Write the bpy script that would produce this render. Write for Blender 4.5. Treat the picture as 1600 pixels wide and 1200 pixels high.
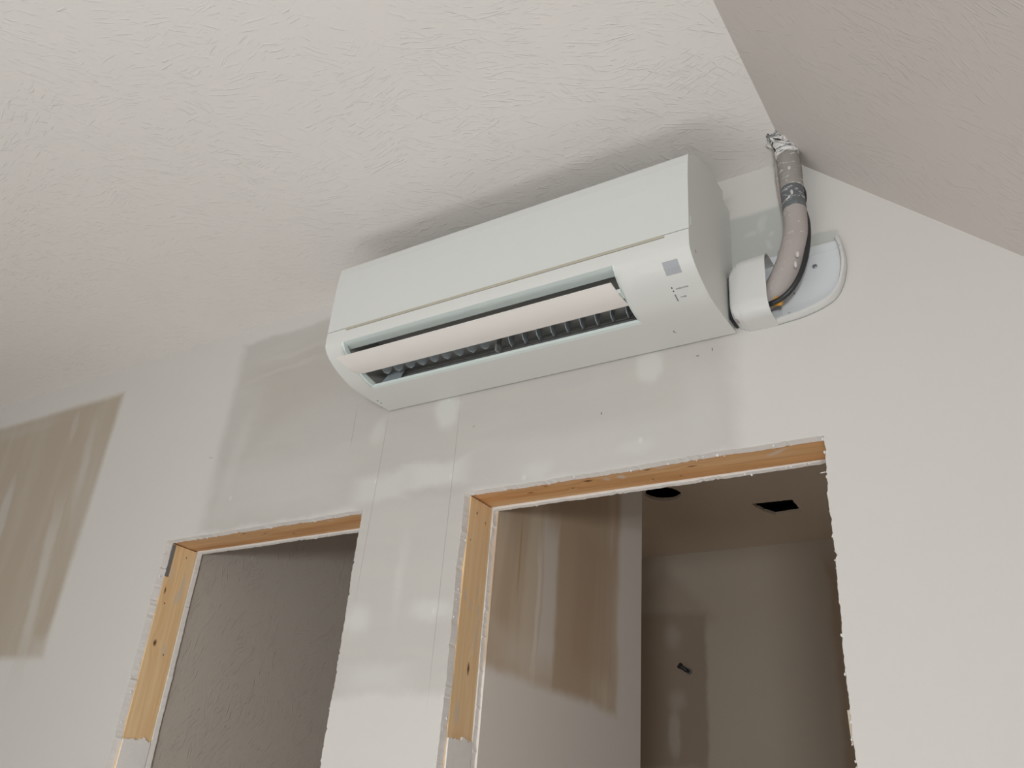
import bpy, bmesh, math, random
from mathutils import Vector, Matrix
random.seed(11)
S = bpy.context.scene
for o in list(bpy.data.objects): bpy.data.objects.remove(o)
COL = S.collection
PI = math.pi

# ------------------------------------------------------------------ camera
EYE = 1.4                       # camera height; all heights below marked Z() are measured from it
F_PX = 1384.1                   # focal length in pixels of a 1600 px wide frame
pit, rol, yaw = map(math.radians, (27.70668, 4.81439, -34.04792))
fw = Vector((math.sin(yaw)*math.cos(pit), math.cos(yaw)*math.cos(pit), math.sin(pit)))
r0 = Vector((math.cos(yaw), -math.sin(yaw), 0)); u0 = r0.cross(fw)
rt = r0*math.cos(rol) + u0*math.sin(rol); up = -r0*math.sin(rol) + u0*math.cos(rol)
cam = bpy.data.cameras.new('camera'); camo = bpy.data.objects.new('camera', cam); COL.objects.link(camo)
camo.matrix_world = Matrix(((rt.x, up.x, -fw.x, 0), (rt.y, up.y, -fw.y, -1.5), (rt.z, up.z, -fw.z, EYE), (0, 0, 0, 1)))
cam.sensor_width = 36; cam.lens = F_PX/1600*36; cam.clip_start = .02
S.camera = camo

# ------------------------------------------------------------------ light
w = bpy.data.worlds.new('daylight'); S.world = w; w.use_nodes = True
w.node_tree.nodes['Background'].inputs[0].default_value = (0.86, 0.94, 1.0, 1)
w.node_tree.nodes['Background'].inputs[1].default_value = 1.1
def area(name, loc, target, sx, sy, power, col):
    l = bpy.data.lights.new(name, 'AREA'); l.shape = 'RECTANGLE'; l.size = sx; l.size_y = sy
    l.energy = power; l.color = col
    o = bpy.data.objects.new(name, l); COL.objects.link(o); o.location = loc
    o.rotation_euler = (Vector(target)-Vector(loc)).to_track_quat('-Z', 'Y').to_euler()
    return o
area('work_light', (0.95, -4.3, 0.84), (-1.6, -1.6, 3.2), 0.5, 0.45, 88, (0.92, 0.97, 1.0))
area('upward_fill_light', (-0.95, -1.15, 0.22), (-1.0, -0.85, 2.0), 0.95, 0.6, 10.5, (0.97, 0.985, 1.0))  # added upward fill, no lamp known here; deepens the unit's shadow on the ceiling
sun = bpy.data.lights.new('sun', 'SUN'); sun.energy = 6.0; sun.angle = .02; sun.color = (.89, .95, 1.0)
suno = bpy.data.objects.new('sun', sun); COL.objects.link(suno)
suno.rotation_euler = Vector((-.25, 1.0, -.62)).to_track_quat('-Z', 'Y').to_euler()   # low sun through the open side of the room, falling on the floor
S.view_settings.view_transform = 'Standard'; S.view_settings.look = 'None'
S.view_settings.gamma = 1.0; S.view_settings.use_curve_mapping = False
S.view_settings.exposure = -0.05

def Z(z): return z + EYE

# ------------------------------------------------------------------ object helpers
def link(name, me, mat=None, parent=None, smooth=False):
    o = bpy.data.objects.new(name, me); COL.objects.link(o)
    if mat is not None: me.materials.append(mat)
    if smooth:
        for p in me.polygons: p.use_smooth = True
    if parent is not None: o.parent = parent
    return o
def build(name, bm, mat, parent=None, smooth=False, bevel=0):
    bmesh.ops.recalc_face_normals(bm, faces=bm.faces)
    if bevel:
        es = [e for e in bm.edges if len(e.link_faces) == 2 and e.calc_face_angle(0) > .6]
        bmesh.ops.bevel(bm, geom=es, offset=bevel, segments=2, profile=.5, affect='EDGES')
    me = bpy.data.meshes.new(name); bm.to_mesh(me); bm.free()
    if parent is not None:
        me.transform(Matrix.Translation(-parent.location))
    o = link(name, me, mat, parent, False)
    if smooth:
        for p in me.polygons: p.use_smooth = True
        me.set_sharp_from_angle(angle=.6)
    return o
def thing(name, label, cat, loc, group=None):
    o = bpy.data.objects.new(name, None); COL.objects.link(o); o.location = loc
    o.empty_display_size = .05
    return tag(o, label, cat, group)
def tag(o, label, cat, group=None):
    o['label'] = label; o['category'] = cat
    if group: o['group'] = group
    return o
def struct(name, bm, mat, parent=None, **k):
    o = build(name, bm, mat, parent, **k)
    if parent is None: o['kind'] = 'structure'
    return o
def box(bm, x0, x1, y0, y1, z0, z1):
    r = bmesh.ops.create_cube(bm, size=1)
    for v in r['verts']:
        v.co = Vector((x0 if v.co.x < 0 else x1, y0 if v.co.y < 0 else y1, z0 if v.co.z < 0 else z1))
    return r['verts']
def BM(): return bmesh.new()
def bx(*a):
    bm = BM(); box(bm, *a); return bm
def extrude_x(bm, prof, x0, x1, closed=True, caps=True):
    A = [bm.verts.new((x0, y, z)) for y, z in prof]; B = [bm.verts.new((x1, y, z)) for y, z in prof]
    n = len(prof)
    for i in range(n if closed else n-1):
        j = (i+1) % n; bm.faces.new((A[i], A[j], B[j], B[i]))
    if closed and caps: bm.faces.new(A); bm.faces.new(B[::-1])
def tube(bm, pts, rads, seg=14, cap=True, wob=0):
    pts = [Vector(p) for p in pts]; rings = []
    n0 = None
    for i, p in enumerate(pts):
        t = (pts[min(i+1, len(pts)-1)] - pts[max(i-1, 0)]).normalized()
        if n0 is None:
            n0 = t.orthogonal().normalized()
        n0 = (n0 - t*n0.dot(t)).normalized(); b = t.cross(n0)
        r = rads[i] if isinstance(rads, (list, tuple)) else rads
        rings.append([bm.verts.new(p + (n0*math.cos(a) + b*math.sin(a))*r*(1+random.uniform(-wob, wob)))
                      for a in (2*PI*k/seg for k in range(seg))])
    for A, B in zip(rings, rings[1:]):
        for k in range(seg):
            bm.faces.new((A[k], A[(k+1) % seg], B[(k+1) % seg], B[k]))
    if cap: bm.faces.new(rings[0][::-1]); bm.faces.new(rings[-1])
    return rings
def spline(pts, n):                      # Catmull-Rom through (x,y,z,r) tuples
    P = [pts[0]] + list(pts) + [pts[-1]]; out = []
    for i in range(1, len(P)-2):
        for k in range(n):
            t = k/n; q = []
            for c in range(len(P[0])):
                a, b, d, e = P[i-1][c], P[i][c], P[i+1][c], P[i+2][c]
                q.append(.5*(2*b + (d-a)*t + (2*a-5*b+4*d-e)*t*t + (3*b-a-3*d+e)*t**3))
            out.append(tuple(q))
    out.append(tuple(pts[-1])); return out
def jag(a, b, amp, step=.006, seed=0):   # torn gypsum edge from a to b (2-D), endpoint b left out
    rd = random.Random(seed); a = Vector(a); b = Vector(b); d = b-a; L = d.length; n = Vector((-d.y, d.x))/L
    out = []; off = 0; t = 0; slow = 0
    while t < L:
        slow = slow*.93 + rd.uniform(-1, 1)*amp*.35
        o = slow + rd.uniform(-1, 1)*amp*.35
        if rd.random() < .05: o += rd.choice((-1, 1))*amp*1.3
        out.append(a + d*(t/L) + (n*o if 0 < t < L-step else n*0))
        t += step*rd.uniform(.5, 1.4)
    return out
def sheet(loops, thick_axis, c0, c1, holes=()):
    """polygon with holes in a plane, given thickness. thick_axis 'y': loops are (x,z); 'z': loops are (x,y)"""
    bm = BM(); es = []
    for lp in [loops] + list(holes):
        vs = [bm.verts.new((p[0], c0, p[1]) if thick_axis == 'y' else (p[0], p[1], c0)) for p in lp]
        for i in range(len(vs)): es.append(bm.edges.new((vs[i], vs[(i+1) % len(vs)])))
    bmesh.ops.triangle_fill(bm, edges=es, use_beauty=True)
    fs = bm.faces[:]
    r = bmesh.ops.extrude_face_region(bm, geom=fs)
    d = Vector((0, c1-c0, 0)) if thick_axis == 'y' else Vector((0, 0, c1-c0))
    bmesh.ops.translate(bm, verts=[v for v in r['geom'] if isinstance(v, bmesh.types.BMVert)], vec=d)
    return bm

# ------------------------------------------------------------------ materials
class NT:
    def __init__(s, name, rough=.7, spec=.3):
        s.m = bpy.data.materials.new(name); s.m.use_nodes = True; s.t = s.m.node_tree
        s.b = s.t.nodes['Principled BSDF']; s.b.inputs['Roughness'].default_value = rough
        s.b.inputs['Specular IOR Level'].default_value = spec
        s.tc = s.n('ShaderNodeTexCoord')
    def n(s, k, **p):
        x = s.t.nodes.new(k)
        for a, v in p.items(): setattr(x, a, v)
        return x
    def put(s, sock, v):
        if v is None: return
        if isinstance(v, bpy.types.NodeSocket): s.t.links.new(v, sock)
        else: sock.default_value = v
    def math(s, op, a, b=None, c=None, clamp=False):
        x = s.n('ShaderNodeMath', operation=op); x.use_clamp = clamp
        s.put(x.inputs[0], a); s.put(x.inputs[1], b); s.put(x.inputs[2], c); return x.outputs[0]
    def vec(s, op, a, b=None):
        x = s.n('ShaderNodeVectorMath', operation=op); s.put(x.inputs[0], a); s.put(x.inputs[1], b)
        return x.outputs['Value'] if op == 'LENGTH' else x.outputs[0]
    def noise(s, v, scale, detail=3, rough=.5, dist=0):
        x = s.n('ShaderNodeTexNoise'); s.put(x.inputs['Vector'], v)
        for k, q in (('Scale', scale), ('Detail', detail), ('Roughness', rough), ('Distortion', dist)): x.inputs[k].default_value = q
        return x
    def ramp(s, v, a, b, lo=0., hi=1., smooth=True):
        x = s.n('ShaderNodeMapRange'); x.interpolation_type = 'SMOOTHSTEP' if smooth else 'LINEAR'
        s.put(x.inputs[0], v); 
        for i, q in zip((1, 2, 3, 4), (a, b, lo, hi)): x.inputs[i].default_value = q
        return x.outputs[0]
    def mix(s, f, a, b):
        x = s.n('ShaderNodeMix', data_type='RGBA'); s.put(x.inputs[0], f)
        s.put(x.inputs[6], a); s.put(x.inputs[7], b); return x.outputs[2]
    def mapping(s, v, scale=(1, 1, 1), rot=(0, 0, 0), loc=(0, 0, 0)):
        x = s.n('ShaderNodeMapping'); s.put(x.inputs[0], v)
        x.inputs['Location'].default_value = loc; x.inputs['Rotation'].default_value = rot; x.inputs['Scale'].default_value = scale
        return x.outputs[0]
    def bump(s, h, strength, dist=.001):
        x = s.n('ShaderNodeBump'); s.put(x.inputs['Height'], h); x.inputs['Strength'].default_value = strength
        x.inputs['Distance'].default_value = dist
        s.t.links.new(x.outputs[0], s.b.inputs['Normal'])
    def color(s, c): s.put(s.b.inputs['Base Color'], c)
    def blob(s, P, cx, cz, hx, hz, rot=0, soft=.3, ell=False, axes='xz', k=1.0):
        """soft rectangle / ellipse mask; P = (warped) position"""
        c = (cx, 0, cz) if axes == 'xz' else ((0, cx, cz) if axes == 'yz' else (cx, cz, 0))
        v = s.vec('SUBTRACT', P, c)
        if rot:
            r = {'xz': (0, rot, 0), 'yz': (rot, 0, 0), 'xy': (0, 0, rot)}[axes]
            v = s.mapping(v, rot=r)
        sc = {'xz': (1/hx, 0, 1/hz), 'yz': (0, 1/hx, 1/hz), 'xy': (1/hx, 1/hz, 0)}[axes]
        v = s.vec('MULTIPLY', v, sc)
        if ell: d = s.vec('LENGTH', v)
        else:
            a = s.vec('ABSOLUTE', v); q = s.n('ShaderNodeSeparateXYZ'); s.put(q.inputs[0], a)
            d = s.math('MAXIMUM', s.math('MAXIMUM', q.outputs[0], q.outputs[1]), q.outputs[2])
        return s.ramp(d, 1-soft, 1+soft*.25, k, 0.)
def rgb(r, g, b):                       # sRGB 0-255 -> linear
    f = lambda c: (c/255/12.92) if c/255 <= .04045 else ((c/255+.055)/1.055)**2.4
    return (f(r), f(g), f(b), 1)
def plain(name, c, rough=.5, spec=.4, metal=0, grain=.04, gs=40, bump=0):
    m = NT(name, rough, spec); P = m.tc.outputs['Object']
    n = m.noise(P, gs, 4)
    lo = tuple(x*(1-grain) for x in c[:3])+(1,); hi = tuple(min(1, x*(1+grain)) for x in c[:3])+(1,)
    m.color(m.mix(n.outputs[0], lo, hi)); m.b.inputs['Metallic'].default_value = metal
    if bump: m.bump(m.noise(P, gs*4, 4).outputs[0], bump)
    return m.m

PAINT = rgb(222, 218, 213)
# hand brushed ceiling texture: short ridges fanned out in patches
def ceiling_mat(name, base, axes_rot=(0, 0, 0), relief=.0022):
    m = NT(name, .75, .25); P0 = m.tc.outputs['Object']
    P = m.mapping(P0, rot=axes_rot)
    w1 = m.noise(P, 5, 2); W = m.vec('ADD', P, m.vec('MULTIPLY', w1.outputs[1], (.09, .09, .0)))
    hs = []
    for i, (vs, off) in enumerate(((9.5, 0), (11.3, 3.7), (8.8, 9.1))):
        vo = m.n('ShaderNodeTexVoronoi', voronoi_dimensions='2D'); m.put(vo.inputs['Vector'], m.vec('ADD', W, (off, off*.6, 0))); vo.inputs['Scale'].default_value = vs
        q = m.n('ShaderNodeSeparateColor'); m.put(q.inputs[0], vo.outputs['Color'])
        ang = m.math('MULTIPLY_ADD', q.outputs[0], 1.25, -1.2+.15*i)
        r = m.n('ShaderNodeVectorRotate', rotation_type='Z_AXIS'); m.put(r.inputs['Vector'], m.vec('ADD', P, m.vec('MULTIPLY', w1.outputs[1], (.05, .05, 0)))); m.put(r.inputs['Angle'], ang)
        st = m.mapping(r.outputs[0], scale=(19, 250, 1), loc=(off, off, 0))
        n = m.noise(st, 1.0, 1.5, .5, .25)
        ridge = m.ramp(n.outputs[0], .62, .72)
        hs.append(m.math('MULTIPLY', ridge, m.ramp(m.math('ADD', m.math('MULTIPLY', q.outputs[1], .45), m.noise(P, 9+i, 2).outputs[0]), .55, .95)))
    h = m.math('MAXIMUM', m.math('MAXIMUM', hs[0], hs[1]), hs[2])
    fine = m.noise(P, 160, 3)
    h = m.math('MULTIPLY_ADD', fine.outputs[0], .12, h)
    m.bump(h, .5, relief)
    m.color(m.mix(m.noise(P, 3, 3).outputs[0], tuple(c*.985 for c in base[:3])+(1,), base))
    return m.m
M = {}
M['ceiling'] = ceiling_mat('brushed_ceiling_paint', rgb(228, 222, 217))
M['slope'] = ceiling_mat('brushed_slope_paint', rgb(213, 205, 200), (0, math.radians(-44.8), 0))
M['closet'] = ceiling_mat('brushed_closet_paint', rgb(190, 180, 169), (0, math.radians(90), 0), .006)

# patched drywall of the long wall; coordinates are x and height above the camera
def wall_mat():
    m = NT('patched_drywall', .72, .25); P0 = m.tc.outputs['Object']
    P0 = m.mapping(P0, loc=(0, 0, -EYE))
    nz = m.noise(P0, 7, 4, .6); nb = m.noise(P0, 28, 3, .6)
    dv = m.vec('SUBTRACT', nz.outputs[1], (.5, .5, .5)); db = m.vec('SUBTRACT', nb.outputs[1], (.5, .5, .5))
    P = m.vec('ADD', P0, m.vec('ADD', m.vec('MULTIPLY', dv, (.05, 0, .05)), m.vec('MULTIPLY', db, (.012, 0, .012))))
    PF = m.vec('ADD', P0, m.vec('ADD', m.vec('MULTIPLY', dv, (.012, 0, .012)), m.vec('MULTIPLY', db, (.004, 0, .004))))
    mud = rgb(185, 179, 173); mudw = rgb(176, 164, 148); lite = rgb(204, 202, 196); tan = rgb(168, 153, 134)
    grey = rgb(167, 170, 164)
    c = m.mix(m.noise(P0, 1.3, 2).outputs[0], rgb(203, 197, 191), rgb(206, 203, 197))
    def lay(mask, colr):
        nonlocal c
        c = m.mix(mask, c, colr)
    brush = m.noise(m.mapping(P, scale=(3, 1, 16), rot=(0, .35, 0)), 1.2, 4, .6).outputs[0]
    brv = m.noise(m.mapping(P, scale=(9, 1, 1.1)), 1.1, 4, .55).outputs[0]
    # big repaired panel under and left of the unit, and down between the openings
    big = m.mix(m.ramp(brush, .35, .7), mud, rgb(188, 183, 176))
    lay(m.blob(P, -1.245, 1.0, .77, .305, 0, .06, k=.95), big)
    lay(m.blob(P, -1.27, .50, .17, .24, 0, .10, k=.8), big)
    lay(m.blob(P, -1.72, 1.12, .21, .15, .25, .6, k=.45), rgb(174, 166, 157))
    lay(m.blob(P, -1.75, .80, .30, .09, 0, .7, k=.5), rgb(199, 193, 188))
    lay(m.blob(P, -1.92, .92, .035, .20, -.15, .9, ell=True, k=.35), rgb(203, 198, 192))
    lay(m.blob(P, -1.76, 1.22, .20, .012, .06, .8, k=.3), rgb(201, 195, 189))
    lay(m.blob(P, -1.80, 1.17, .16, .010, .10, .8, k=.3), rgb(201, 195, 189))
    lay(m.blob(P, -.80, .745, .32, .075, 0, .6, k=.65), rgb(196, 192, 187))
    lay(m.blob(P, -.55, .80, .06, .12, 0, .8, k=.5), rgb(197, 193, 188))
    # spots of fresh filler
    for a in ((-1.196, .918, .047, .055, .1, .5, True, .8), (-1.205, .757, .11, .036, 0, .6, False, .8), (-1.37, .745, .10, .045, 0, .6, False, .7),
              (-1.40, .90, .035, .05, 0, .7, True, .5), (-.672, .918, .034, .05, .1, .5, True, .6), (-1.38, .43, .05, .045, .2, .8, True, .75),
              (-1.17, .44, .07, .03, -.1, .7, True, .7), (-1.27, .52, .02, .12, 0, .9, True, .45), (-1.30, .30, .12, .035, 0, .8, False, .5),
              (-.93, .725, .05, .03, 0, .8, True, .5), (-.70, .74, .05, .02, 0, .8, True, .4)):
        lay(m.blob(P, a[0], a[1], a[2], a[3], a[4], a[5], ell=a[6], k=a[7]), lite)
    for cx, cz in ((-1.387, .765), (-1.158, .745), (-.962, .712), (-.69, .752), (-1.905, .79), (-1.165, .437), (-1.193, .947)):
        lay(m.blob(PF, cx, cz, .006, .008, 0, .5, ell=True, k=.5), rgb(212, 210, 206))
    # vertical joint compound band on the left, with trowel streaks
    b = m.mix(m.ramp(brv, .4, .8), tan, rgb(176, 164, 147))
    lay(m.blob(PF, -3.10, .822, .545, .437, 0, .06, k=.88), b)
    lay(m.blob(P, -2.60, .90, .040, .30, .05, .9, k=.30), rgb(193, 185, 176))
    lay(m.blob(P, -2.70, .62, .035, .33, .13, .8, ell=False, k=.75), rgb(193, 186, 177))
    lay(m.blob(P, -2.66, .98, .028, .24, .16, .9, ell=True, k=.6), rgb(191, 184, 176))
    lay(m.blob(PF, -3.06, .86, .035, .19, .10, .5, ell=True, k=.75), rgb(189, 183, 176))
    lay(m.blob(PF, -2.80, 1.17, .022, .07, .1, .6, ell=True, k=.5), rgb(188, 179, 171))
    lay(m.blob(P, -3.2, 1.22, .40, .03, 0, .9, k=.4), rgb(186, 178, 170))
    lay(m.blob(P, -2.595, .42, .06, .05, 0, .9, k=.5), rgb(195, 189, 181))
    # bare greenish board beside the unit; separate faint grey patch above the cover plate
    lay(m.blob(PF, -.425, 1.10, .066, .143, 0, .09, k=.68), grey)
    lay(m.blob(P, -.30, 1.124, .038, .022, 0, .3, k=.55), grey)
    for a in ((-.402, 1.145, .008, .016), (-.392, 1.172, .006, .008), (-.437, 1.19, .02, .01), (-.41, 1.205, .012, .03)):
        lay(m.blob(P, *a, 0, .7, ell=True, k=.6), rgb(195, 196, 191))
    # pencil marks and pin marks
    for x, z, hz, r in ((-1.155, .60, .36, .003), (-1.384, .72, .26, -.03), (-1.49, .93, .06, 0)):
        lay(m.blob(m.vec('ADD', P0, m.vec('MULTIPLY', db, (.002, 0, 0))), x, z, .0011, hz, r, .5, k=.38), rgb(109, 102, 98))
    for x, z, hx, hz, r in ((-.5325, .9266, .0011, .0042, 0), (-.564, .9191, .0035, .0013, 0), (-1.11, .86, .003, .001, .4), (-2.03, .93, .010, .0006, -.2), (-.78, .83, .0015, .003, 0)):
        lay(m.blob(P0, x, z, hx, hz, r, .4, k=.8), rgb(73, 67, 63))
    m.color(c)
    h = m.math('MULTIPLY_ADD', m.noise(P0, 120, 3).outputs[0], .25, m.math('MULTIPLY', brush, .6))
    m.bump(h, .18, .0012)
    return m.m
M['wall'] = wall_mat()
M['gypsum'] = plain('torn_gypsum', rgb(236, 231, 226), .9, .1, grain=.05, gs=90, bump=.35)
M['paint'] = plain('room_paint', rgb(222, 217, 211), .8, .2, grain=.02, gs=5)
M['floor'] = plain('plywood_subfloor', rgb(196, 192, 186), .8, .2, grain=.10, gs=9)
M['dark'] = plain('attic_dark', rgb(40, 36, 32), .95, .05)

def partition_mat():
    m = NT('partition_drywall', .8, .2); P0 = m.mapping(m.tc.outputs['Object'], loc=(0, 0, -EYE))
    nz = m.noise(P0, 6, 4, .6); dv = m.vec('SUBTRACT', nz.outputs[1], (.5, .5, .5))
    P = m.vec('ADD', P0, m.vec('MULTIPLY', dv, (0, .04, .04)))
    st = m.noise(m.mapping(P, scale=(1, 9, .9)), 1, 3, .5).outputs[0]
    c = rgb(231, 222, 213)
    band = m.mix(m.ramp(st, .42, .7), rgb(190, 166, 139), rgb(213, 195, 172))
    c = m.mix(m.blob(P, 0.42, .70, .36, .365, 0, .08, axes='yz', k=.95), c, band)
    c = m.mix(m.blob(P, .25, .40, .17, .06, 0, .9, axes='yz', k=.6), c, rgb(220, 206, 190))
    c = m.mix(m.blob(P, .375, .56, .045, .22, 0, .5, axes='yz', k=.8), c, rgb(228, 217, 206))
    c = m.mix(m.blob(P, .325, .52, .012, .2, 0, .7, axes='yz', k=.6), c, rgb(237, 227, 217))
    c = m.mix(m.blob(P, .62, .60, .13, .20, 0, .3, axes='yz', k=.5), c, rgb(184, 157, 132))
    c = m.mix(m.blob(P0, .232, .62, .005, .12, 0, .8, axes='yz', k=.5), c, rgb(179, 139, 87))
    m.color(c); m.bump(m.noise(P0, 60, 4).outputs[0], .15); return m.m
M['partition'] = partition_mat()
def back_mat():
    m = NT('back_room_drywall', .8, .2); P0 = m.mapping(m.tc.outputs['Object'], loc=(0, 0, -EYE))
    nz = m.noise(P0, 4, 4, .6); dv = m.vec('SUBTRACT', nz.outputs[1], (.5, .5, .5))
    P = m.vec('ADD', P0, m.vec('MULTIPLY', dv, (.08, 0, .08)))
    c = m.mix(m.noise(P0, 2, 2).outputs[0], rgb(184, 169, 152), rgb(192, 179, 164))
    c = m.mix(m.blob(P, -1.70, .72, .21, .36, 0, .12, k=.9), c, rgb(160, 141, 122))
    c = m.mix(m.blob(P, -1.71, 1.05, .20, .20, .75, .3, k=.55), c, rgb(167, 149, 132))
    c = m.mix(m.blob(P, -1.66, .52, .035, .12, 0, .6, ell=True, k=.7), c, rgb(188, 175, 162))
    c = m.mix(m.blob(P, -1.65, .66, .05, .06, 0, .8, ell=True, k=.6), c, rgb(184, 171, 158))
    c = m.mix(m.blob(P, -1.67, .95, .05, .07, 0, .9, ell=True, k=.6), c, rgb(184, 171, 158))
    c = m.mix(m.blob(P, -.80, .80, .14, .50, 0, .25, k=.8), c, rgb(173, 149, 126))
    m.color(c); m.bump(m.noise(P0, 60, 4).outputs[0], .1); return m.m
M['back'] = back_mat()
M['rear_ceiling'] = plain('back_room_ceiling', rgb(222, 202, 182), .85, .15, grain=.03, gs=4)

def wood_mat(name, axis, knots, smears, base=(226, 188, 144), dark=(200, 152, 104)):
    """axis: 'z' grain runs up, face lies in y/z; 'x' grain runs along x, face lies in x/y"""
    m = NT(name, .65, .3); P0 = m.mapping(m.n('ShaderNodeNewGeometry').outputs['Position'], loc=(0, 0, -EYE))
    ax = 'yz' if axis == 'z' else 'xy'
    nz = m.noise(P0, 5, 2); dv = m.vec('SUBTRACT', nz.outputs[1], (.5, .5, .5))
    G = m.vec('ADD', P0, m.vec('MULTIPLY', dv, (.012, .012, .012)))
    for k in knots:                      # grain swirls round each knot
        msk = m.blob(P0, k[0], k[1], k[2]*3, k[3]*3.5, 0, .9, ell=True, axes=ax, k=.012)
        x = m.n('ShaderNodeCombineXYZ'); m.put(x.inputs[1 if axis == 'z' else 1], msk)
        G = m.vec('ADD', G, x.outputs[0])
    sc = (1, 75, 3.2) if axis == 'z' else (3.2, 75, 1)
    g = m.noise(m.mapping(G, scale=sc), 1.0, 5, .65, .3).outputs[0]
    wv = m.noise(m.mapping(G, scale=tuple(v*.3 for v in sc)), 1.0, 3, .5).outputs[0]
    c = m.mix(m.ramp(g, .32, .72), rgb(*dark), rgb(*base))
    c = m.mix(m.math('MULTIPLY', m.ramp(wv, .4, .65), .35), c, rgb(240, 208, 164))
    PW = m.vec('ADD', P0, m.vec('MULTIPLY', m.vec('SUBTRACT', m.noise(P0, 55, 4, .7).outputs[1], (.5, .5, .5)), (.014, .014, .02)))
    for s_ in smears: c = m.mix(m.blob(PW, *s_[:4], s_[4], .6, ell=True, axes=ax, k=s_[5]), c, rgb(206, 198, 190))
    PK = m.vec('ADD', P0, m.vec('MULTIPLY', m.vec('SUBTRACT', m.noise(P0, 90, 2).outputs[1], (.5, .5, .5)), (.003, .003, .003)))
    for k in knots:
        c = m.mix(m.blob(PK, *k[:4], 0, .5, ell=True, axes=ax, k=.8), c, rgb(110, 72, 38))
        c = m.mix(m.blob(PK, k[0], k[1], k[2]*.45, k[3]*.45, 0, .6, ell=True, axes=ax, k=.8), c, rgb(60, 36, 20))
    m.color(c); m.bump(g, .25, .0008); return m.m
# small nail holes are included as tiny knots
M['stud_small'] = wood_mat('pine_stud_left', 'z', ((.0465, .423, .0065, .0105), (.036, .563, .003, .012), (.0815, .3985, .0022, .004), (.0315, .6646, .002, .004), (.0782, .6673, .002, .004), (.045, .53, .0025, .004)),
    ((.045, .61, .006, .03, 0, .4), (.088, .58, .007, .045, 0, .6), (.078, .55, .006, .02, 0, .45), (.08, .41, .012, .02, 0, .35)), (243, 212, 166), (228, 188, 138))
M['stud_big'] = wood_mat('pine_stud_right', 'z', ((.0741, .3304, .0045, .016), (.088, .655, .0022, .0035), (.052, .667, .0032, .004), (.036, .60, .002, .003)),
    ((.036, .475, .004, .018, 0, .85), (.06, .46, .005, .016, 0, .6), (.09, .40, .006, .05, 0, .5), (.09, .455, .006, .02, 0, .5), (.05, .24, .012, .03, 0, .4), (.08, .50, .004, .02, 0, .4)), (244, 212, 168), (230, 190, 142))
M['head_small'] = wood_mat('pine_header_left', 'x', ((-1.80, .055, .006, .003), (-1.86, .035, .008, .003), (-1.72, .08, .005, .003)), ((-2.02, .03, .03, .004, 0, .6), (-1.55, .035, .012, .006, 0, .5)), (206, 154, 102), (180, 126, 78))
M['head_big'] = wood_mat('pine_header_right', 'x', ((-.98, .06, .006, .003), (-.93, .04, .005, .003), (-.83, .045, .012, .006), (-.88, .07, .006, .003), (-.69, .035, .008, .003), (-.70, .085, .004, .003), (-.64, .09, .003, .003), (-.60, .05, .012, .003)),
    ((-.755, .05, .012, .012, 0, .6), (-.79, .05, .008, .012, 0, .4), (-.43, .045, .03, .006, .5, .6), (-.66, .035, .02, .004, 0, .5)), (212, 160, 108), (186, 132, 82))
M['casing'] = plain('white_unit_plastic', rgb(209, 208, 203), .38, .45, grain=.008, gs=3)
M['panel'] = plain('white_panel_plastic', rgb(207, 207, 203), .33, .5, grain=.006, gs=3)
M['beige'] = plain('beige_seal', rgb(178, 170, 152), .6, .3)
M['vane'] = plain('vane_plastic', rgb(232, 226, 220), .45, .4, grain=.01, gs=4)
M['duct'] = plain('air_outlet_dark', rgb(150, 148, 144), .5, .4, grain=.12, gs=30)
M['fin'] = plain('fin_grey', rgb(150, 158, 162), .4, .5, grain=.1)
M['lip'] = plain('outlet_lip', rgb(214, 222, 218), .5, .4)
M['bar'] = plain('bar_grey', rgb(120, 120, 118), .35, .6, grain=.1)
M['sensor'] = plain('sensor_grey', rgb(164, 165, 168), .45, .35)
M['mark'] = plain('mark_grey', rgb(120, 122, 124), .5, .3)
M['black'] = plain('black_plastic', rgb(38, 38, 40), .45, .5)
M['pvc'] = plain('pvc_white', rgb(206, 204, 200), .4, .45, grain=.012, gs=6)
M['plate'] = plain('pvc_plate', rgb(207, 208, 209), .45, .4, grain=.012, gs=6)
M['zinc'] = plain('zinc_screw', rgb(150, 158, 158), .35, .6, metal=.7)
M['foam'] = plain('orange_foam', rgb(205, 150, 70), .9, .1, grain=.2, gs=60, bump=.6)
def sleeve_mat(name, base, plaster_k, plaster_z=None, scale=24):
    m = NT(name, .8, .2); P = m.tc.outputs['Object']
    n = m.noise(P, scale, 5, .65, .6); f = m.noise(m.mapping(P, scale=(1, 1, 3.5), rot=(0, .5, .3)), 34, 4, .7, 1.2)
    c = m.mix(m.noise(P, 14, 3).outputs[0], tuple(x*.86 for x in base[:3])+(1,), base)
    sp = m.ramp(f.outputs[0], 1-plaster_k-.07, 1-plaster_k+.03)
    c = m.mix(sp, c, rgb(226, 222, 218)); m.color(c)
    m.bump(m.math('ADD', n.outputs[0], m.math('MULTIPLY', sp, .6)), .5, .003); return m.m
M['sleeve'] = sleeve_mat('pipe_insulation', rgb(172, 162, 157), .33)
M['sleeve_up'] = sleeve_mat('pipe_insulation_upper', rgb(152, 146, 139), .36)
M['tape'] = sleeve_mat('grey_tape', rgb(104, 107, 108), .38)
M['smeared'] = sleeve_mat('plastered_tape', rgb(110, 112, 112), .52)
M['dab'] = plain('dried_plaster', rgb(200, 193, 188), .85, .15, grain=.08, gs=60, bump=.4)
M['plaster'] = plain('wet_plaster', rgb(224, 221, 217), .8, .2, grain=.06, gs=50, bump=.5)

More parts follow.
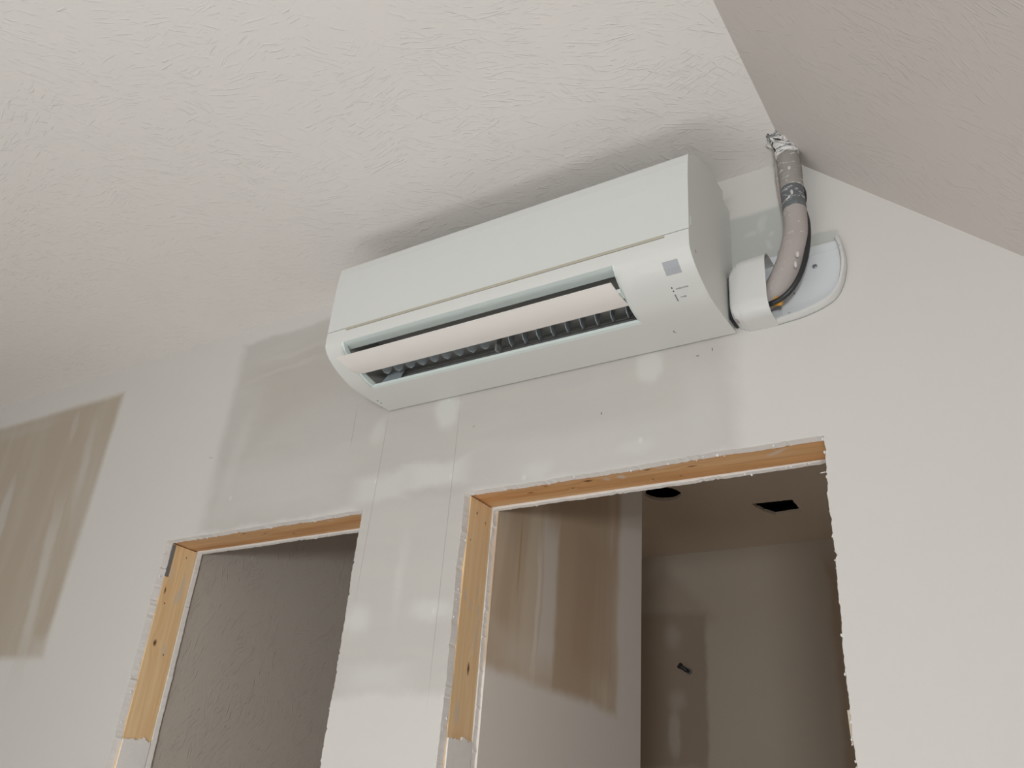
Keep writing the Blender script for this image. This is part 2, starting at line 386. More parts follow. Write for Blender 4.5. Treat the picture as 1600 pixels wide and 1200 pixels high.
# ------------------------------------------------------------------ room shell
ZC = Z(1.352)                          # flat ceiling height
XF = -.346                             # fold between flat ceiling and slope
XR, XL, YB = 1.5, -5.0, -5.6
def zs(x): return ZC - (x-XF)*.992
big = (-1.1145, -.334, .6985); sml = (-2.133, -1.4165, .6935)
def opening(x0, x1, zt, amp, seed, corner=0):
    lp = [Vector((x0+.012 if corner else x0, .0005))]
    lp += jag((x0+(.0), .02), (x0, Z(zt)), amp, .006, seed)
    lp += jag((x0, Z(zt)), (x1+.002, Z(zt+.001)), amp*.8, .006, seed+1)
    lp += jag((x1+.002, Z(zt+.001)), (x1, .02), amp*1.25, .005, seed+2)
    lp += [Vector((x1, .0005))]
    return lp
def wall_outline():
    return [(XL, 0), (XL, ZC+.02), (XF, ZC+.02), (XR, zs(XR)+.02), (XR, 0)]
def open_wall(ops):                    # one outline running round the doorways from the floor
    pts = [(XL, 0)] 
    for lp in ops:
        pts += [(p[0], p[1] if i not in (0, len(lp)-1) else 0) for i, p in enumerate(lp)]
    pts += [(XR, 0), (XR, zs(XR)+.02), (XF, ZC+.02), (XL, ZC+.02)]
    return pts
front = open_wall([opening(*sml, .0017, 3), opening(*big, .0017, 8)])
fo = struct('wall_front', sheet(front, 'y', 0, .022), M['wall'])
fo.data.materials.append(M['gypsum'])
for p in fo.data.polygons:
    if abs(p.normal.y) < .5: p.material_index = 1
inner = open_wall([opening(sml[0]+.004, sml[1]-.004, sml[2]-.002, .0016, 23), opening(big[0]+.004, big[1]-.004, big[2]-.002, .0016, 31)])
bo = struct('wall_back_face', sheet(inner, 'y', .1115, .1255), M['paint'])
bo.data.materials.append(M['gypsum'])
for p in bo.data.polygons:
    if abs(p.normal.y) < .5: p.material_index = 1

struct('ceiling', bx(XL-.1, XF, YB, .02, ZC, ZC+.02), M['ceiling'])
bm = BM(); extrude = [(XF, ZC), (XR, zs(XR)), (XR+.014, zs(XR)+.014), (XF+.0, ZC+.02)]
A = [bm.verts.new((x, YB, z)) for x, z in extrude]; B = [bm.verts.new((x, .02, z)) for x, z in extrude]
for i in range(4): bm.faces.new((A[i], A[(i+1) % 4], B[(i+1) % 4], B[i]))
bm.faces.new(A); bm.faces.new(B[::-1])
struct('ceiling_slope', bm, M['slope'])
struct('floor', bx(XL-.1, XR+.1, YB, 3.0, -.05, 0), M['floor'])
struct('wall_left', bx(XL-.1, XL, YB, 0, 0, ZC), M['paint'])
bm = BM()
for a in ((XL, -1.9, 0, ZC), (1.3, XR, 0, ZC), (-1.9, 1.3, 2.45, ZC)): box(bm, a[0], a[1], -4.6, -4.5, a[2], a[3])
struct('wall_rear_room', bm, M['paint'])
struct('wall_right', bx(XR, XR+.1, YB, 0, 0, zs(XR)), M['paint'])

# rooms behind the openings
XP = -1.106
struct('wall_partition', bx(XP-.11, XP, .1255, .921, 0, ZC), M['partition'])
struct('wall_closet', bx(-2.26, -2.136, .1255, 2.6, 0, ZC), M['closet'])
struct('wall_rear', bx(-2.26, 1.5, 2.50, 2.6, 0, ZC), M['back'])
struct('wall_rear_right', bx(.55, .65, .1255, 2.5, 0, ZC), M['back'])
# ceiling of the back room with its two cut-outs
def ring(cx, cy, rx, ry, n, amp, seed):
    rd = random.Random(seed); return [(cx+rx*math.cos(2*PI*i/n)*(1+rd.uniform(-amp, amp)), cy+ry*math.sin(2*PI*i/n)*(1+rd.uniform(-amp, amp))) for i in range(n)]
rh = ring(-1.378, 1.722, .074, .078, 40, .03, 5)
sq = []
cs = [(-1.083, 1.953), (-.915, 1.963), (-.914, 2.108), (-1.03, 2.118), (-1.062, 2.06)]
for i in range(5): sq += [tuple(v) for v in jag(cs[i], cs[(i+1) % 5], .0035 if i > 2 else .0015, .008, 50+i)]
co = struct('ceiling_rear', sheet([(-2.26, .1255), (.65, .1255), (.65, 2.6), (-2.26, 2.6)], 'z', ZC, ZC+.014, [rh, sq]), M['rear_ceiling'])
struct('trim_1', bx(-2.3, .7, .12, 2.65, ZC+.24, ZC+.26), M['dark'])
bm = BM()
for a in ((-2.3, -2.26, .12, 2.65), (.66, .7, .12, 2.65), (-2.3, .7, 2.61, 2.65), (-2.3, .7, .12, .14)): box(bm, *a, ZC+.001, ZC+.25)
struct('trim_2', bm, M['dark'])
# joist and electric conduit seen through the cut-outs
o = build('ceiling_joist', bx(-2.2, .6, 2.02, 2.058, ZC+.09, ZC+.23), M['dark']); tag(o, 'dark timber joist inside the ragged square hole in the back room ceiling', 'joist')
bm = BM(); tube(bm, [(-.96+.035*math.cos(a), 2.0+.02*math.cos(a*.5), ZC+.028+.022*math.sin(a)) for a in [PI*1.15*k/12-.3 for k in range(13)]], .004, 8)
o = build('electric_cable', bm, M['foam'], smooth=True); tag(o, 'looped pale cable end inside the square ceiling hole of the back room', 'cable')
# black pipe stub on the rear wall
st = thing('pipe_stub', 'short black plastic elbow sticking out of the back room wall', 'pipe', (-1.60, 2.50, Z(.80)))
bm = BM(); tube(bm, [(-1.585, 2.52, Z(.790)), (-1.585, 2.48, Z(.790)), (-1.590, 2.468, Z(.793)), (-1.600, 2.462, Z(.800)), (-1.612, 2.460, Z(.808))], [.008, .008, .010, .010, .010], 12)
build('elbow', bm, M['black'], st, smooth=True)
bm = BM(); tube(bm, [(-1.609, 2.460, Z(.806)), (-1.618, 2.459, Z(.813))], .0135, 14)
build('collar', bm, M['black'], st, smooth=True)
bm = BM(); tube(bm, [(-1.585, 2.4995, Z(.790)), (-1.585, 2.490, Z(.790))], .014, 14)
build('flange', bm, M['bar'], st, smooth=True)

# ------------------------------------------------------------------ timber door openings
def frame(label, x0, x1, zt, ms, mh, zp, seed):
    t = thing('door_frame', label, 'door frame', ((x0+x1)/2, .067, 0))
    def stud(xa, xb):
        bm = bx(xa, xb, .0225, .111, 0, Z(zt)+.0); return build('stud', bm, ms, t, bevel=.002)
    a = stud(x0-.037, x0+.001); a['label'] = 'left pine stud with knots and plaster smears'
    stud(x1-.001, x1+.037)
    h = build('header', bx(x0-.037, x1+.037, .0225, .111, Z(zt)+.0025, Z(zt)+.09), mh, t, bevel=.002)
    h['label'] = 'pine header board across the top of the opening'
    # plasterboard return low on the left stud
    rd = random.Random(seed)
    top = [(y, zp + rd.uniform(-.0025, .0025) + (.006 if .07 < y < .09 else 0)) for y in [.024+.004*k for k in range(22)]]
    pr = [(.024, 0)] + [(y, Z(z)) for y, z in top] + [(.108, 0)]
    bm = BM(); extrude_x(bm, pr, x0+.0012, x0+.0045)
    p = build('plasterboard_return', bm, M['gypsum'], t); p['label'] = 'white filled plasterboard covering the foot of the left stud'
    return t
f1 = frame('rough pine frame of the narrower doorway at the far left of the air conditioner', sml[0], sml[1], sml[2], M['stud_small'], M['head_small'], .181, 4)
f2 = frame('rough pine frame of the wider doorway below the right half of the air conditioner', big[0], big[1], big[2], M['stud_big'], M['head_big'], .189, 9)
# torn paper and gypsum crumbs clinging to the cut edges
def crumbs(fr, x0, x1, zt, n, seed):
    rd = random.Random(seed); bm = BM()
    for i in range(n):
        s = rd.random(); r = rd.uniform(.0008, .0022)
        if s < .35: c = (x1+rd.uniform(-.001, .002), rd.uniform(.001, .02), Z(rd.uniform(.05, zt)))
        elif s < .7: c = (x0+rd.uniform(-.001, .002), rd.choice((rd.uniform(.001, .02), .112+rd.uniform(0, .012))), Z(rd.uniform(.1, zt)))
        else: c = (rd.uniform(x0, x1), rd.choice((rd.uniform(.001, .02), .112+rd.uniform(0, .012))), Z(zt)+rd.uniform(-.002, .001))
        q = bmesh.ops.create_icosphere(bm, subdivisions=1, radius=r)
        for v in q['verts']: v.co = Vector((v.co.x*rd.uniform(.5, 1.6), v.co.y, v.co.z*rd.uniform(.6, 2.4))) + Vector(c)
    o = build('plaster_crumb', bm, M['plaster'], fr); o['kind'] = 'stuff'
crumbs(f1, *sml, 90, 1); crumbs(f2, *big, 130, 2)
# bit of dark shim behind the left board edge of the narrower doorway
b_ = build('shim', bx(sml[0]-.001, sml[0]+.0022, .0225, .034, Z(.60), Z(sml[2])-.003), M['bar'], f1); b_['label'] = 'grey sliver between board edge and stud'
# wood chip showing on the right edge of the wider doorway
bm = BM(); extrude_x(bm, [(.003, Z(.232)), (.02, Z(.230)), (.019, Z(.192)), (.012, Z(.182))], big[1]-.0035, big[1]+.001)
c_ = build('wood_splinter', bm, M['back'], f2); c_['label'] = 'small split of bare wood on the right edge'
# staple / wire end
bm = BM(); tube(bm, [(big[1]-.012, .012, Z(.6335)), (big[1]+.001, .010, Z(.6335))], .0008, 6); build('staple', bm, M['plaster'], f2)

# ------------------------------------------------------------------ air conditioner
x0, x1 = -1.3746, -.4795
ac = thing('air_conditioner', 'white wall-mounted split air conditioner above the two doorways', 'air conditioner', ((x0+x1)/2, 0, Z(.95)))
SEAM = 1.039
top_prof = [(-.050, 1.279), (-.100, 1.2775), (-.145, 1.2725), (-.185, 1.261), (-.215, 1.246), (-.238, 1.229), (-.2465, 1.2225)]
low = [(-.2535, 1.0378), (-.2535, 1.022), (-.2528, 1.003), (-.2485, .9945), (-.240, .985), (-.230, .9775), (-.218, .9705), (-.202, .963), (-.184, .957), (-.167, .9515), (-.150, .9475), (-.130, .9458), (-.115, .9455), (-.080, .946), (-.05, .9475), (-.004, .9500)]
# casing: extruded shell with the air outlet cut out of it
xo0, xo1 = -1.3255, -.632
IO0, IO1 = 2, 11                       # profile points bounding the outlet
bm = BM()
xs = [x0, xo0, xo1, x1]
grid = [[bm.verts.new((x, y, Z(z))) for y, z in low] for x in xs]
for i in range(3):
    for j in range(len(low)-1):
        if i == 1 and IO0 <= j < IO1: continue
        bm.faces.new((grid[i][j], grid[i+1][j], grid[i+1][j+1], grid[i][j+1]))
# side walls
for gi, xx in ((0, x0), (3, x1)):
    ins = [bm.verts.new((xx, y, Z(z))) for y, z in [(-.2465, 1.2225)][:0]]
    lowv = grid[gi][:-1]                         # stop at y=-.05
    rim = [bm.verts.new((xx, y, Z(z))) for y, z in top_prof] + [bm.verts.new((xx, -.2485, Z(1.20))), bm.verts.new((xx, -.2505, Z(SEAM)))]
    bm.faces.new(lowv + rim[:len(top_prof)] + rim[len(top_prof):])
# top skin and front backing behind the panel
T = top_prof + [(-.2485, 1.20), (-.2505, SEAM), (-.2505, 1.030)]
A = [bm.verts.new((x0, y, Z(z))) for y, z in T]; B = [bm.verts.new((x1, y, Z(z))) for y, z in T]
for i in range(len(T)-1): bm.faces.new((A[i], A[i+1], B[i+1], B[i]))
bmesh.ops.remove_doubles(bm, verts=bm.verts, dist=.00005)
casing = build('casing', bm, M['casing'], ac, smooth=True)
# rear chassis, slightly narrower, against the wall
pr = [(0, .9560), (-.052, .956), (-.052, 1.257), (-.02, 1.259), (0, 1.259)]
bm = BM(); extrude_x(bm, [(y, Z(z)) for y, z in pr], x0+.004, x1-.003)
build('rear_chassis', bm, M['casing'], ac)
# front panel with rounded ends and a finger groove below it
pp = [(-.2535, SEAM+.0008), (-.2538, 1.10), (-.2535, 1.16), (-.2515, 1.20), (-.2490, 1.2195), (-.2475, 1.2232), (-.2440, 1.2238), (-.2450, 1.20), (-.2465, 1.10), (-.2465, SEAM+.0008)]
bm = BM(); extrude_x(bm, [(y, Z(z)) for y, z in pp], x0-.0004, x1+.0004)
build('front_panel', bm, M['panel'], ac, bevel=.0008)
gx0, gx1 = -1.3175, -.5274
bm = BM()
gp = [(-.2541, SEAM-.0002), (-.2541, SEAM-.0078), (-.2536, SEAM-.0086)]
# groove: a chamfered strip recessed into the casing's top edge
extrude_x(bm, [(-.2530, Z(1.0388)), (-.2543, Z(1.0385)), (-.2540, Z(1.0335)), (-.2530, Z(1.0335))], gx0, gx1)
build('panel_seal', bm, M['beige'], ac)
bm = BM(); extrude_x(bm, [(-.2530, Z(1.0334)), (-.2537, Z(1.0334)), (-.2537, Z(1.0322)), (-.2530, Z(1.0322))], gx0+.002, gx1); build('groove_line', bm, M['mark'], ac)
# outlet: light lip, dark duct, louvre bars, fins
def pts_at(lst): return [(y, Z(z)) for y, z in lst]
bm = BM()
extrude_x(bm, pts_at([(-.2528, 1.003), (-.2217, 1.0), (-.2217, 1.003), (-.2526, 1.006)]), xo0, xo1)     # upper lip
extrude_x(bm, pts_at([(-.1300, .9457), (-.1205, .9455), (-.1235, .9515), (-.1300, .952)]), xo0, xo1)     # lower lip
for xa, xb in ((xo0-.001, xo0+.007), (xo1-.003, xo1+.001)):                                              # end lips follow the curve
    pf = [low[k] for k in range(IO0, IO1+1)]
    q = [(y, z+.0006) for y, z in pf] + [(y+.006, z+.012) for y, z in reversed(pf)]
    extrude_x(bm, pts_at(q), xa, xb)
build('outlet_lip', bm, M['lip'], ac)
bm = BM()
dp = [(-.2217, 1.001), (-.214, 1.04), (-.17, 1.07), (-.10, 1.06), (-.066, 1.01), (-.075, .972), (-.1255, .9512)]
extrude_x(bm, pts_at(dp), xo0+.001, xo1-.001, closed=False)
for xx in (xo0+.001, xo1-.001):
    vs = [bm.verts.new((xx, y, z)) for y, z in pts_at(dp)] + [bm.verts.new((xx, y, Z(z))) for y, z in low[IO1:IO0:-1]]
    bm.faces.new(vs)
build('air_duct', bm, M['duct'], ac)
for y, z, r in ((-.1215, .956, .0016), (-.112, .964, .0016), (-.103, .974, .0014), (-.096, .985, .0014), (-.0905, .997, .0014)):
    bm = BM(); tube(bm, [(xo0+.03, y, Z(z)), (xo1-.004, y, Z(z))], r, 8); build('louvre_bar', bm, M['bar'], ac, smooth=True)
def fin(x, ang, mat, k=1.):
    bm = BM()
    pts = [(y*k, z*k) for y, z in ((-.022, .010), (-.019, -.006), (-.008, -.018), (.008, -.020), (.018, -.008), (.018, .030), (-.016, .030))]
    R = Matrix.Rotation(ang, 3, 'Z')
    A = [bm.verts.new(R @ Vector((-.0008, y, z))) for y, z in pts]; B = [bm.verts.new(R @ Vector((.0008, y, z))) for y, z in pts]
    for i in range(len(pts)): bm.faces.new((A[i], A[(i+1) % len(pts)], B[(i+1) % len(pts)], B[i]))
    bm.faces.new(A); bm.faces.new(B[::-1])
    bmesh.ops.translate(bm, verts=bm.verts, vec=(x, -.136, Z(.982)))
    build('fin', bm, mat, ac)
nf = 19
for k in range(nf):
    x = xo0+.045 + k*(xo1-xo0-.07)/(nf-1)
    if k == 9: continue
    fin(x, math.radians(-38 if k < 9 else 10), M['fin'], .62 if k < 9 else .95)
xm = xo0+.045 + 9*(xo1-xo0-.07)/(nf-1)
build('centre_bracket', bx(xm-.0022, xm+.0022, -.142, -.122, Z(.955), Z(1.01)), M['bar'], ac, bevel=.001)
# curved pale guide at the left end of the outlet
bm = BM(); 
g = [(.026, -.126, .9535), (.028, -.121, .966), (.034, -.116, .978), (.044, -.110, .990), (.060, -.108, .996), (.078, -.110, .992), (.078, -.122, .956)]
vs = [bm.verts.new((xo0+a, b, Z(c))) for a, b, c in g]; vs2 = [bm.verts.new((v.co.x, v.co.y+.002, v.co.z+.001)) for v in vs]
bm.faces.new(vs); bm.faces.new(vs2[::-1])
for i in range(len(vs)): bm.faces.new((vs[i], vs[(i+1) % len(vs)], vs2[(i+1) % len(vs)], vs2[i]))
build('end_guide', bm, M['fin'], ac)
# swing vane hanging open
bm = BM(); va = (-.2570, .9600); vb = (-.1770, .9565); n = 10; up_, dn = [], []
for k in range(n+1):
    t = k/n; y = va[0]+(vb[0]-va[0])*t; z = va[1]+(vb[1]-va[1])*t - .0045*math.sin(PI*t)
    th = .0026*min(1, .35+4*min(t, 1-t)); up_.append((y, z+th)); dn.append((y, z))
rows = []
NX = 60; vx0, vx1 = -1.3270, -.6350
for i in range(NX+1):
    x = vx0+(vx1-vx0)*i/NX; rows.append(x)
xsn = [vx0, vx0+.002, vx0+.005, vx0+.010, vx0+.018] + [vx0+.02+(vx1-vx0-.026)*i/20 for i in range(1, 21)] + [vx1-.003, vx1]
R_ = []
for x in xsn:
    e = max(0, (vx0+.018-x)/.018); cut = .0*e
    # rounded rear corner on the left end
    f = math.sqrt(max(0, 1-e*e)) if e > 0 else 1
    loop = dn + up_[::-1]; lim = vb[0]-(1-f)*.020
    R_.append([bm.verts.new((x, min(y, lim), Z(z))) for y, z in loop])
for A, B in zip(R_, R_[1:]):
    L = len(A)
    for k in range(L): bm.faces.new((A[k], A[(k+1) % L], B[(k+1) % L], B[k]))
bm.faces.new(R_[0]); bm.faces.new(R_[-1][::-1])
vane_o = build('swing_vane', bm, M['vane'], ac, smooth=True)
hg = build('vane_hinge', bx(xo1-.010, xo1-.0005, -.222, -.200, Z(.9585), Z(.968)), M['lip'], ac, bevel=.0008); hg.parent = vane_o
# small marks on the curved underside: a helper that lays a thin tile on the profile
def on_prof(y):
    for (a, b), (c, d) in zip(low, low[1:]):
        if a <= y <= c and c > a: t = (y-a)/(c-a); return b+(d-b)*t
    return low[-1][1]
def tile(name, xa, xb, ya, yb, mat, th=.0006, n=6, label=None):
    bm = BM(); prof = [(ya+(yb-ya)*k/n) for k in range(n+1)]
    q = [(y-.0002, Z(on_prof(y)-th)) for y in prof] + [(y, Z(on_prof(y)+.0004)) for y in reversed(prof)]
    extrude_x(bm, q, xa, xb); o = build(name, bm, mat, ac)
    if label: o['label'] = label
    return o
tile('sensor_window', -.5381, -.5077, -.2412, -.2184, M['sensor'], label='square grey receiver window')
for yy in (-.1927, -.185): tile('indicator_light', -.5398, -.5378, yy-.0014, yy+.0014, M['black'])
tile('button_slot', -.5402, -.5380, -.1768, -.1600, M['mark'])
def caption(txt, x, y, size):
    c = bpy.data.curves.new('caption', 'FONT'); c.body = txt; c.size = size; c.extrude = .0002; c.align_x = 'LEFT'
    tmp = bpy.data.objects.new('tmp', c); COL.objects.link(tmp); bpy.context.view_layer.update()
    me = bpy.data.meshes.new_from_object(tmp.evaluated_get(bpy.context.evaluated_depsgraph_get())); bpy.data.objects.remove(tmp)
    s = (on_prof(y+.005)-on_prof(y-.005))/.01; a = math.atan(s)
    # lies on the sloping underside, read from below: local x -> x, local y -> -y (towards the room)
    U = Vector((0, -math.cos(a), -math.sin(a))); Nn = Vector((1, 0, 0)).cross(U)
    Mx = Matrix(((1, U.x, Nn.x, x), (0, U.y, Nn.y, y), (0, U.z, Nn.z, Z(on_prof(y))-.0003), (0, 0, 0, 1)))
    me.transform(Mx); me.transform(Matrix.Translation(-ac.location)); return link('caption', me, M['mark'], ac)
caption('OPERATION', -.5324, -.1868, .0044); caption('TIMER', -.5310, -.1668, .0042)
# screw caps as small crescents
def crescent(cx, cy, r, a0, a1):
    bm = BM(); pts = [(cx+r*math.cos(a), cy+r*math.sin(a), Z(on_prof(cy+r*math.sin(a)))-.0003) for a in [a0+(a1-a0)*k/8 for k in range(9)]]
    tube(bm, pts, [.0003, .0005, .0007, .0009, .0009, .0009, .0007, .0005, .0003], 6); build('screw_cap', bm, M['mark'], ac)
crescent(-.583, -.0652, .0055, PI*.6, PI*1.4); crescent(-1.3565, -.0664, .004, PI*.7, PI*1.3); crescent(-1.3575, -.052, .004, PI*.7, PI*1.3)
build('side_clip', bx(x1-.0005, x1+.0012, -.2440, -.2405, Z(1.052), Z(1.075)), M['panel'], ac, bevel=.0004)
build('side_clip', bx(x1-.0005, x1+.0005, -.222, -.2195, Z(1.004), Z(1.010)), M['mark'], ac)

# ------------------------------------------------------------------ line cover beside the unit
lc = thing('pipe_cover', 'open white plastic pipe elbow cover on the wall, right end of the air conditioner', 'pipe cover', (-.40, 0, Z(1.0)))
# back plate: outline on the wall
outer = [(-.2655, 1.121), (-.2600, 1.098), (-.2566, 1.070), (-.2566, 1.047), (-.2607, 1.024), (-.2665, 1.004), (-.2760, .986), (-.2890, .973), (-.3060, .9645), (-.3260, .9580), (-.3482, .9530), (-.3780, .9500), (-.4083, .9480), (-.4740, .9480)]
o3 = spline([(a, b, 0) for a, b in outer], 4); o2 = [(a, b) for a, b, _ in o3]
def inset(pl, d):
    out = []
    for i, p in enumerate(pl):
        a = Vector(pl[max(i-1, 0)]); b = Vector(pl[min(i+1, len(pl)-1)]); t = (b-a).normalized(); n = Vector((t.y, -t.x))
        out.append(tuple(Vector(p)+n*d))
    return out
i2 = inset(o2, .0085)
rim2 = [p for p in o2 if p[0] > -.409]; irim = i2[:len(rim2)]
plate = rim2 + [(-.4600, .9560), (-.4600, 1.0800), (-.4300, 1.1105), (-.2700, 1.1105)]
bm = sheet([(x, Z(z)) for x, z in plate], 'y', -.0003, -.0032)
build('back_plate', bm, M['plate'], lc)
# raised rim along the curved edge, thinner at its tip
bm = BM(); sec = []
for k, ((ax_, az_), (bx_, bz_)) in enumerate(zip(rim2, irim)):
    h = -.019*min(1, .35+k/14)
    sec.append([bm.verts.new(c) for c in ((ax_, -.0004, Z(az_)), (ax_, h*.8, Z(az_)), (ax_*.75+bx_*.25, h, Z(az_*.75+bz_*.25)), (ax_*.25+bx_*.75, h, Z(az_*.25+bz_*.75)), (bx_, h*.8, Z(bz_)), (bx_, -.0004, Z(bz_)))])
for A, B in zip(sec, sec[1:]):
    for k in range(6): bm.faces.new((A[k], A[(k+1) % 6], B[(k+1) % 6], B[k]))
bm.faces.new(sec[0]); bm.faces.new(sec[-1][::-1])
build('rim', bm, M['pvc'], lc, smooth=True)
bm = BM(); box(bm, -.3885, -.3855, -.006, -.003, Z(.957), Z(1.05)); build('rib', bm, M['plate'], lc)
bm = BM(); box(bm, -.40, -.268, -.0042, -.003, Z(1.088), Z(1.0895)); build('rib', bm, M['plate'], lc)
def disc(bm, c, r, h, seg=16):
    tube(bm, [(c[0], c[1], c[2]), (c[0], c[1]-h*.7, c[2]), (c[0], c[1]-h, c[2])], [r, r, r*.75], seg)
bm = BM(); disc(bm, (-.3159, -.003, Z(1.0615)), .0048, .003); build('screw', bm, M['zinc'], lc, smooth=True)
for hx_, hz_ in ((-.3599, 1.0105),): bm = BM(); disc(bm, (hx_, -.003, Z(hz_)), .0018, .0015, 10); build('screw_hole', bm, M['mark'], lc)
for hx_, hz_ in ((-.2635, 1.088), (-.3717, .9655)): bm = BM(); disc(bm, (hx_, -.0035, Z(hz_)), .0028, .012 if hx_ > -.3 else .006, 10); build('screw_boss', bm, M['pvc'], lc, smooth=True); bm = BM(); disc(bm, (hx_, -.0155 if hx_ > -.3 else -.0095, Z(hz_)), .0010, .0004, 8); build('screw_hole', bm, M['mark'], lc)
# U-shaped sleeve running from the unit, stepped at its narrow end
def usec(zb, zt, d, r, n=7):
    p = [(0, zb)]
    for k in range(n+1): a = -PI/2 - (PI/2)*k/n; p.append((-d+r+r*math.cos(a), zb+r+r*math.sin(a)))
    r2 = r*1.0
    for k in range(n+1): a = PI - (PI/2)*k/n; p.append((-d+r2+r2*math.cos(a), zt-r2+r2*math.sin(a)))
    p.append((0, zt)); return p
stations = [(-.4760, .966, 1.066, .050, .022), (-.4735, .962, 1.071, .0535, .024), (-.4690, .960, 1.073, .055, .026), (-.4686, .9572, 1.0765, .0585, .027), (-.4625, .956, 1.078, .0595, .028),
            (-.4621, .9530, 1.0815, .0635, .028), (-.4540, .952, 1.083, .0650, .030), (-.4536, .9490, 1.0865, .0690, .031), (-.4420, .9475, 1.0875, .0715, .032), (-.3950, .9475, 1.0885, .0735, .033)]
bm = BM(); rings = []
for x, zb, zt, d, r in stations: rings.append([bm.verts.new((x, y-.0003, Z(z))) for y, z in usec(zb, zt, d, r)])
inn = []
for x, zb, zt, d, r in reversed(stations): inn.append([bm.verts.new((x, y-.0003, Z(z))) for y, z in usec(zb+.0022, zt-.0022, d-.0022, r-.001)])
allr = rings + inn
for A, B in zip(allr, allr[1:]):
    for k in range(len(A)-1): bm.faces.new((A[k], A[k+1], B[k+1], B[k]))
A, B = allr[-1], allr[0]
for k in range(len(A)-1): bm.faces.new((A[k], A[k+1], B[k+1], B[k]))
slv = build('sleeve', bm, M['pvc'], lc, smooth=True)
bm = BM(); disc(bm, (-.4020, -.0605, Z(.9640)), .0036, .004); build('screw', bm, M['zinc'], lc, smooth=True).parent = slv
build('dark_gasket', bx(-.4794, -.4755, -.044, -.001, Z(.962), Z(1.058)), M['black'], lc)

# ------------------------------------------------------------------ insulated pipe up into the ceiling
ip = thing('insulated_pipe', 'plaster-spattered grey insulated pipe rising from the cover into the ceiling fold', 'pipe', (-.33, -.05, Z(1.0)))
def wp(px, py, y):                      # point of the plane at depth y seen at that spot of the photo, room coordinates
    d = rt*(px-800) - up*(py-600) + fw*F_PX
    return Vector((0, -1.5, EYE)) + d*((y+1.5)/d.y)
path = [(1150, 492, -.030, .0200), (1175, 482, -.034, .0210), (1200, 466, -.037, .0225), (1217, 446, -.040, .0250), (1230, 422, -.043, .0265), (1238, 398, -.046, .0262), (1243, 372, -.048, .0250), (1243.5, 350, -.049, .0232), (1241.5, 328, -.050, .0225), (1238.5, 305, -.051, .0228), (1236, 280, -.052, .0235), (1233, 255, -.055, .0235), (1228, 235, -.058, .0225), (1221, 216, -.062, .0200), (1214, 200, -.066, .018)]
ctrl = []
for a in path:
    v = wp(a[0], a[1], a[2]); ctrl.append((v.x, v.y, v.z, a[3]))
cl = spline(ctrl, 8)
def seg(name, z0, z1, mat, grow, wob, label=None, seg_n=22):
    pts = [c for c in cl if z0 <= c[2]-EYE <= z1]
    rd = [c[3]+grow for c in pts]
    # tuck the ends in
    rd[0] -= .0015; rd[-1] -= .0015
    bm = BM(); tube(bm, [c[:3] for c in pts], rd, seg_n, wob=wob)
    o = build(name, bm, mat, ip, smooth=True)
    if label: o['label'] = label
    return o
seg('lower_sleeve', .90, 1.185, M['sleeve'], 0, .010, 'smooth pinkish grey lower insulation')
seg('tape_band', 1.170, 1.208, M['tape'], .0006, .012, 'dark grey tape joint half way up')
seg('tape_band', 1.195, 1.232, M['tape'], -.0002, .015)
seg('upper_sleeve', 1.225, 1.315, M['sleeve_up'], -.0004, .012, 'spattered grey upper insulation')
seg('plastered_wrap', 1.308, 1.366, M['smeared'], .0012, .03, 'tape smeared with white plaster at the ceiling')
# side strip of pale filler running down the pipe's left edge
pts = [wp(x, y, yy) for x, y, yy in ((1205, 222, -.052), (1211, 240, -.045), (1214, 258, -.036), (1215, 275, -.032), (1218, 295, -.030), (1222, 315, -.030), (1227, 336, -.032))]
bm = BM(); tube(bm, spline([tuple(p)+(r,) for p, r in zip(pts, (.006, .007, .006, .0055, .005, .004, .002))], 4) and [q[:3] for q in spline([tuple(p) for p in pts], 4)], .005, 10, wob=.12)
o = build('filler_strip', bm, M['sleeve'], ip, smooth=True); o['label'] = 'pale strip beside the upper insulation'
# black drain hose along the right edge
pts = [wp(x, y, yy) for x, y, yy in ((1257, 330, -.040), (1261.5, 345, -.042), (1263, 365, -.046), (1261.5, 388, -.050), (1257, 410, -.054), (1249, 432, -.056), (1238, 450, -.056), (1224, 464, -.054), (1208, 473, -.050), (1190, 480, -.045))]
bm = BM(); tube(bm, spline([tuple(p) for p in pts], 5), .0052, 12); o = build('drain_hose', bm, M['black'], ip, smooth=True); o['label'] = 'thin black hose down the right edge'
pts = [wp(x, y, -.036) for x, y in ((1254, 292), (1257.5, 300), (1258.5, 312), (1256, 320))]
bm = BM(); tube(bm, spline([tuple(p) for p in pts], 4), .0028, 8); build('cable', bm, M['black'], ip, smooth=True)
# orange foam end inside the cover
pts = [wp(x, y, -.040) for x, y in ((1203, 452), (1207, 464), (1213, 471), (1222, 474))]
bm = BM(); tube(bm, [tuple(p) for p in pts], [.010, .013, .011, .004], 10, wob=.15); o = build('foam_end', bm, M['foam'], ip); o['label'] = 'orange foam inside the cover mouth'
# dabs of plaster on the lower insulation
for px_, py_, yy, r, st_ in ((1246, 397, -.0705, .0036, 2.0), (1243, 413, -.0685, .0032, 2.4), (1233, 262, -.077, .0035, 1.5), (1237, 300, -.073, .003, 2.2)):
    c = wp(px_, py_, yy); bm = BM(); q = bmesh.ops.create_icosphere(bm, subdivisions=2, radius=r)
    for v in q['verts']: v.co = Vector((v.co.x*random.uniform(.8, 1.1), v.co.y*.5, v.co.z*st_)) + c
    build('plaster_dab', bm, M['dab'], ip, smooth=True)
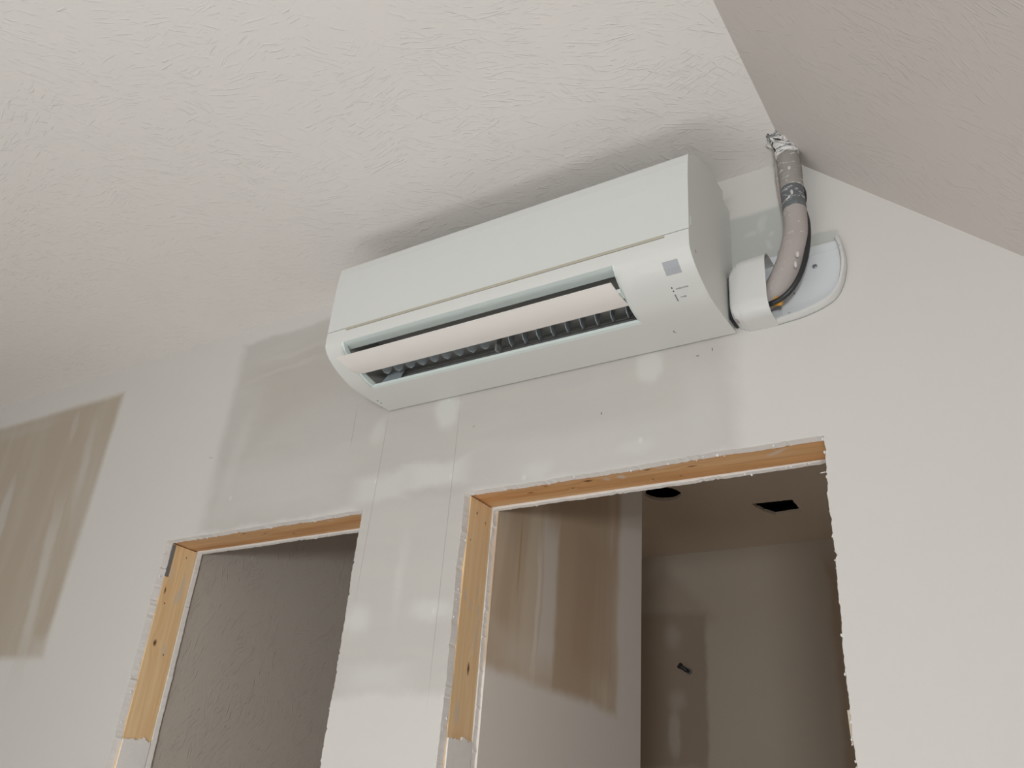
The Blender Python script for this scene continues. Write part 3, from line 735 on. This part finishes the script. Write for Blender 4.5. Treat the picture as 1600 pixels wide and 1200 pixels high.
# ragged hole patch and plaster flakes around the pipe at the ceiling
bm = BM(); c0 = wp(1221, 217, -.062)
rd = random.Random(7); base = Vector((c0.x, c0.y, ZC))
n = 26; prev = None
inner_r = [bm.verts.new((base.x+.021*math.cos(2*PI*k/n), base.y-.002+.021*math.sin(2*PI*k/n), (ZC if base.x+.021*math.cos(2*PI*k/n) < XF else zs(base.x+.021*math.cos(2*PI*k/n)))-.009)) for k in range(n)]
def cz_(x): return ZC if x < XF else zs(x)
outer_r = []
for k in range(n):
    a = 2*PI*k/n; r = .031*(1+rd.uniform(-.12, .28)); x = base.x+r*math.cos(a)*.85-.004; y = min(base.y+r*math.sin(a), -.002)
    outer_r.append(bm.verts.new((x, y, cz_(x)-.0006)))
for k in range(n): bm.faces.new((inner_r[k], inner_r[(k+1) % n], outer_r[(k+1) % n], outer_r[k]))
r_ = bmesh.ops.extrude_face_region(bm, geom=bm.faces[:]); bmesh.ops.translate(bm, verts=[v for v in r_['geom'] if isinstance(v, bmesh.types.BMVert)], vec=(0, 0, .002))
o = build('plaster_collar', bm, M['smeared'], ip); o['label'] = 'ragged plaster around the pipe at the ceiling'
for (xa, ya), (xb, yb), r in (((1200, 210), (1210, 222), .0035), ((1206, 209), (1222, 213), .003), ((1222, 213), (1234, 222), .003), ((1212, 218), (1226, 222), .0028), ((1234, 222), (1241, 236), .0025)):
    a = wp(xa, ya, -.085 if xa < 1215 else -.07); b = wp(xb, yb, -.085 if xa < 1215 else -.07)
    m_ = (a+b)/2 + Vector((0, 0, -.001))
    bm = BM(); tube(bm, [a, a.lerp(m_, .5), m_, m_.lerp(b, .5), b], [.0006, r*.8, r, r*.7, .0006], 7, wob=.25)
    build('plaster_flake', bm, M['plaster'], ip, smooth=True)
for (xa, ya), (xb, yb) in (((1208, 216), (1221, 219)), ((1199.5, 209), (1201, 212)), ((1208, 230), (1212, 237))):
    a = wp(xa, ya, -.098); b = wp(xb, yb, -.088)
    bm = BM(); tube(bm, [a, (a+b)/2, b], [.0006, .0022, .0006], 6); build('dark_gap', bm, M['black'], ip)
# nail on the wall beside the pipe
nl = wp(1219, 395, -.012)
bm = BM(); tube(bm, [(nl.x, .004, nl.z), (nl.x, -.014, nl.z)], .0016, 8); tube(bm, [(nl.x, -.014, nl.z), (nl.x, -.0155, nl.z)], .0042, 10)
o = build('wall_nail', bm, M['zinc']); tag(o, 'small nail in the bare grey board left of the insulated pipe', 'nail')
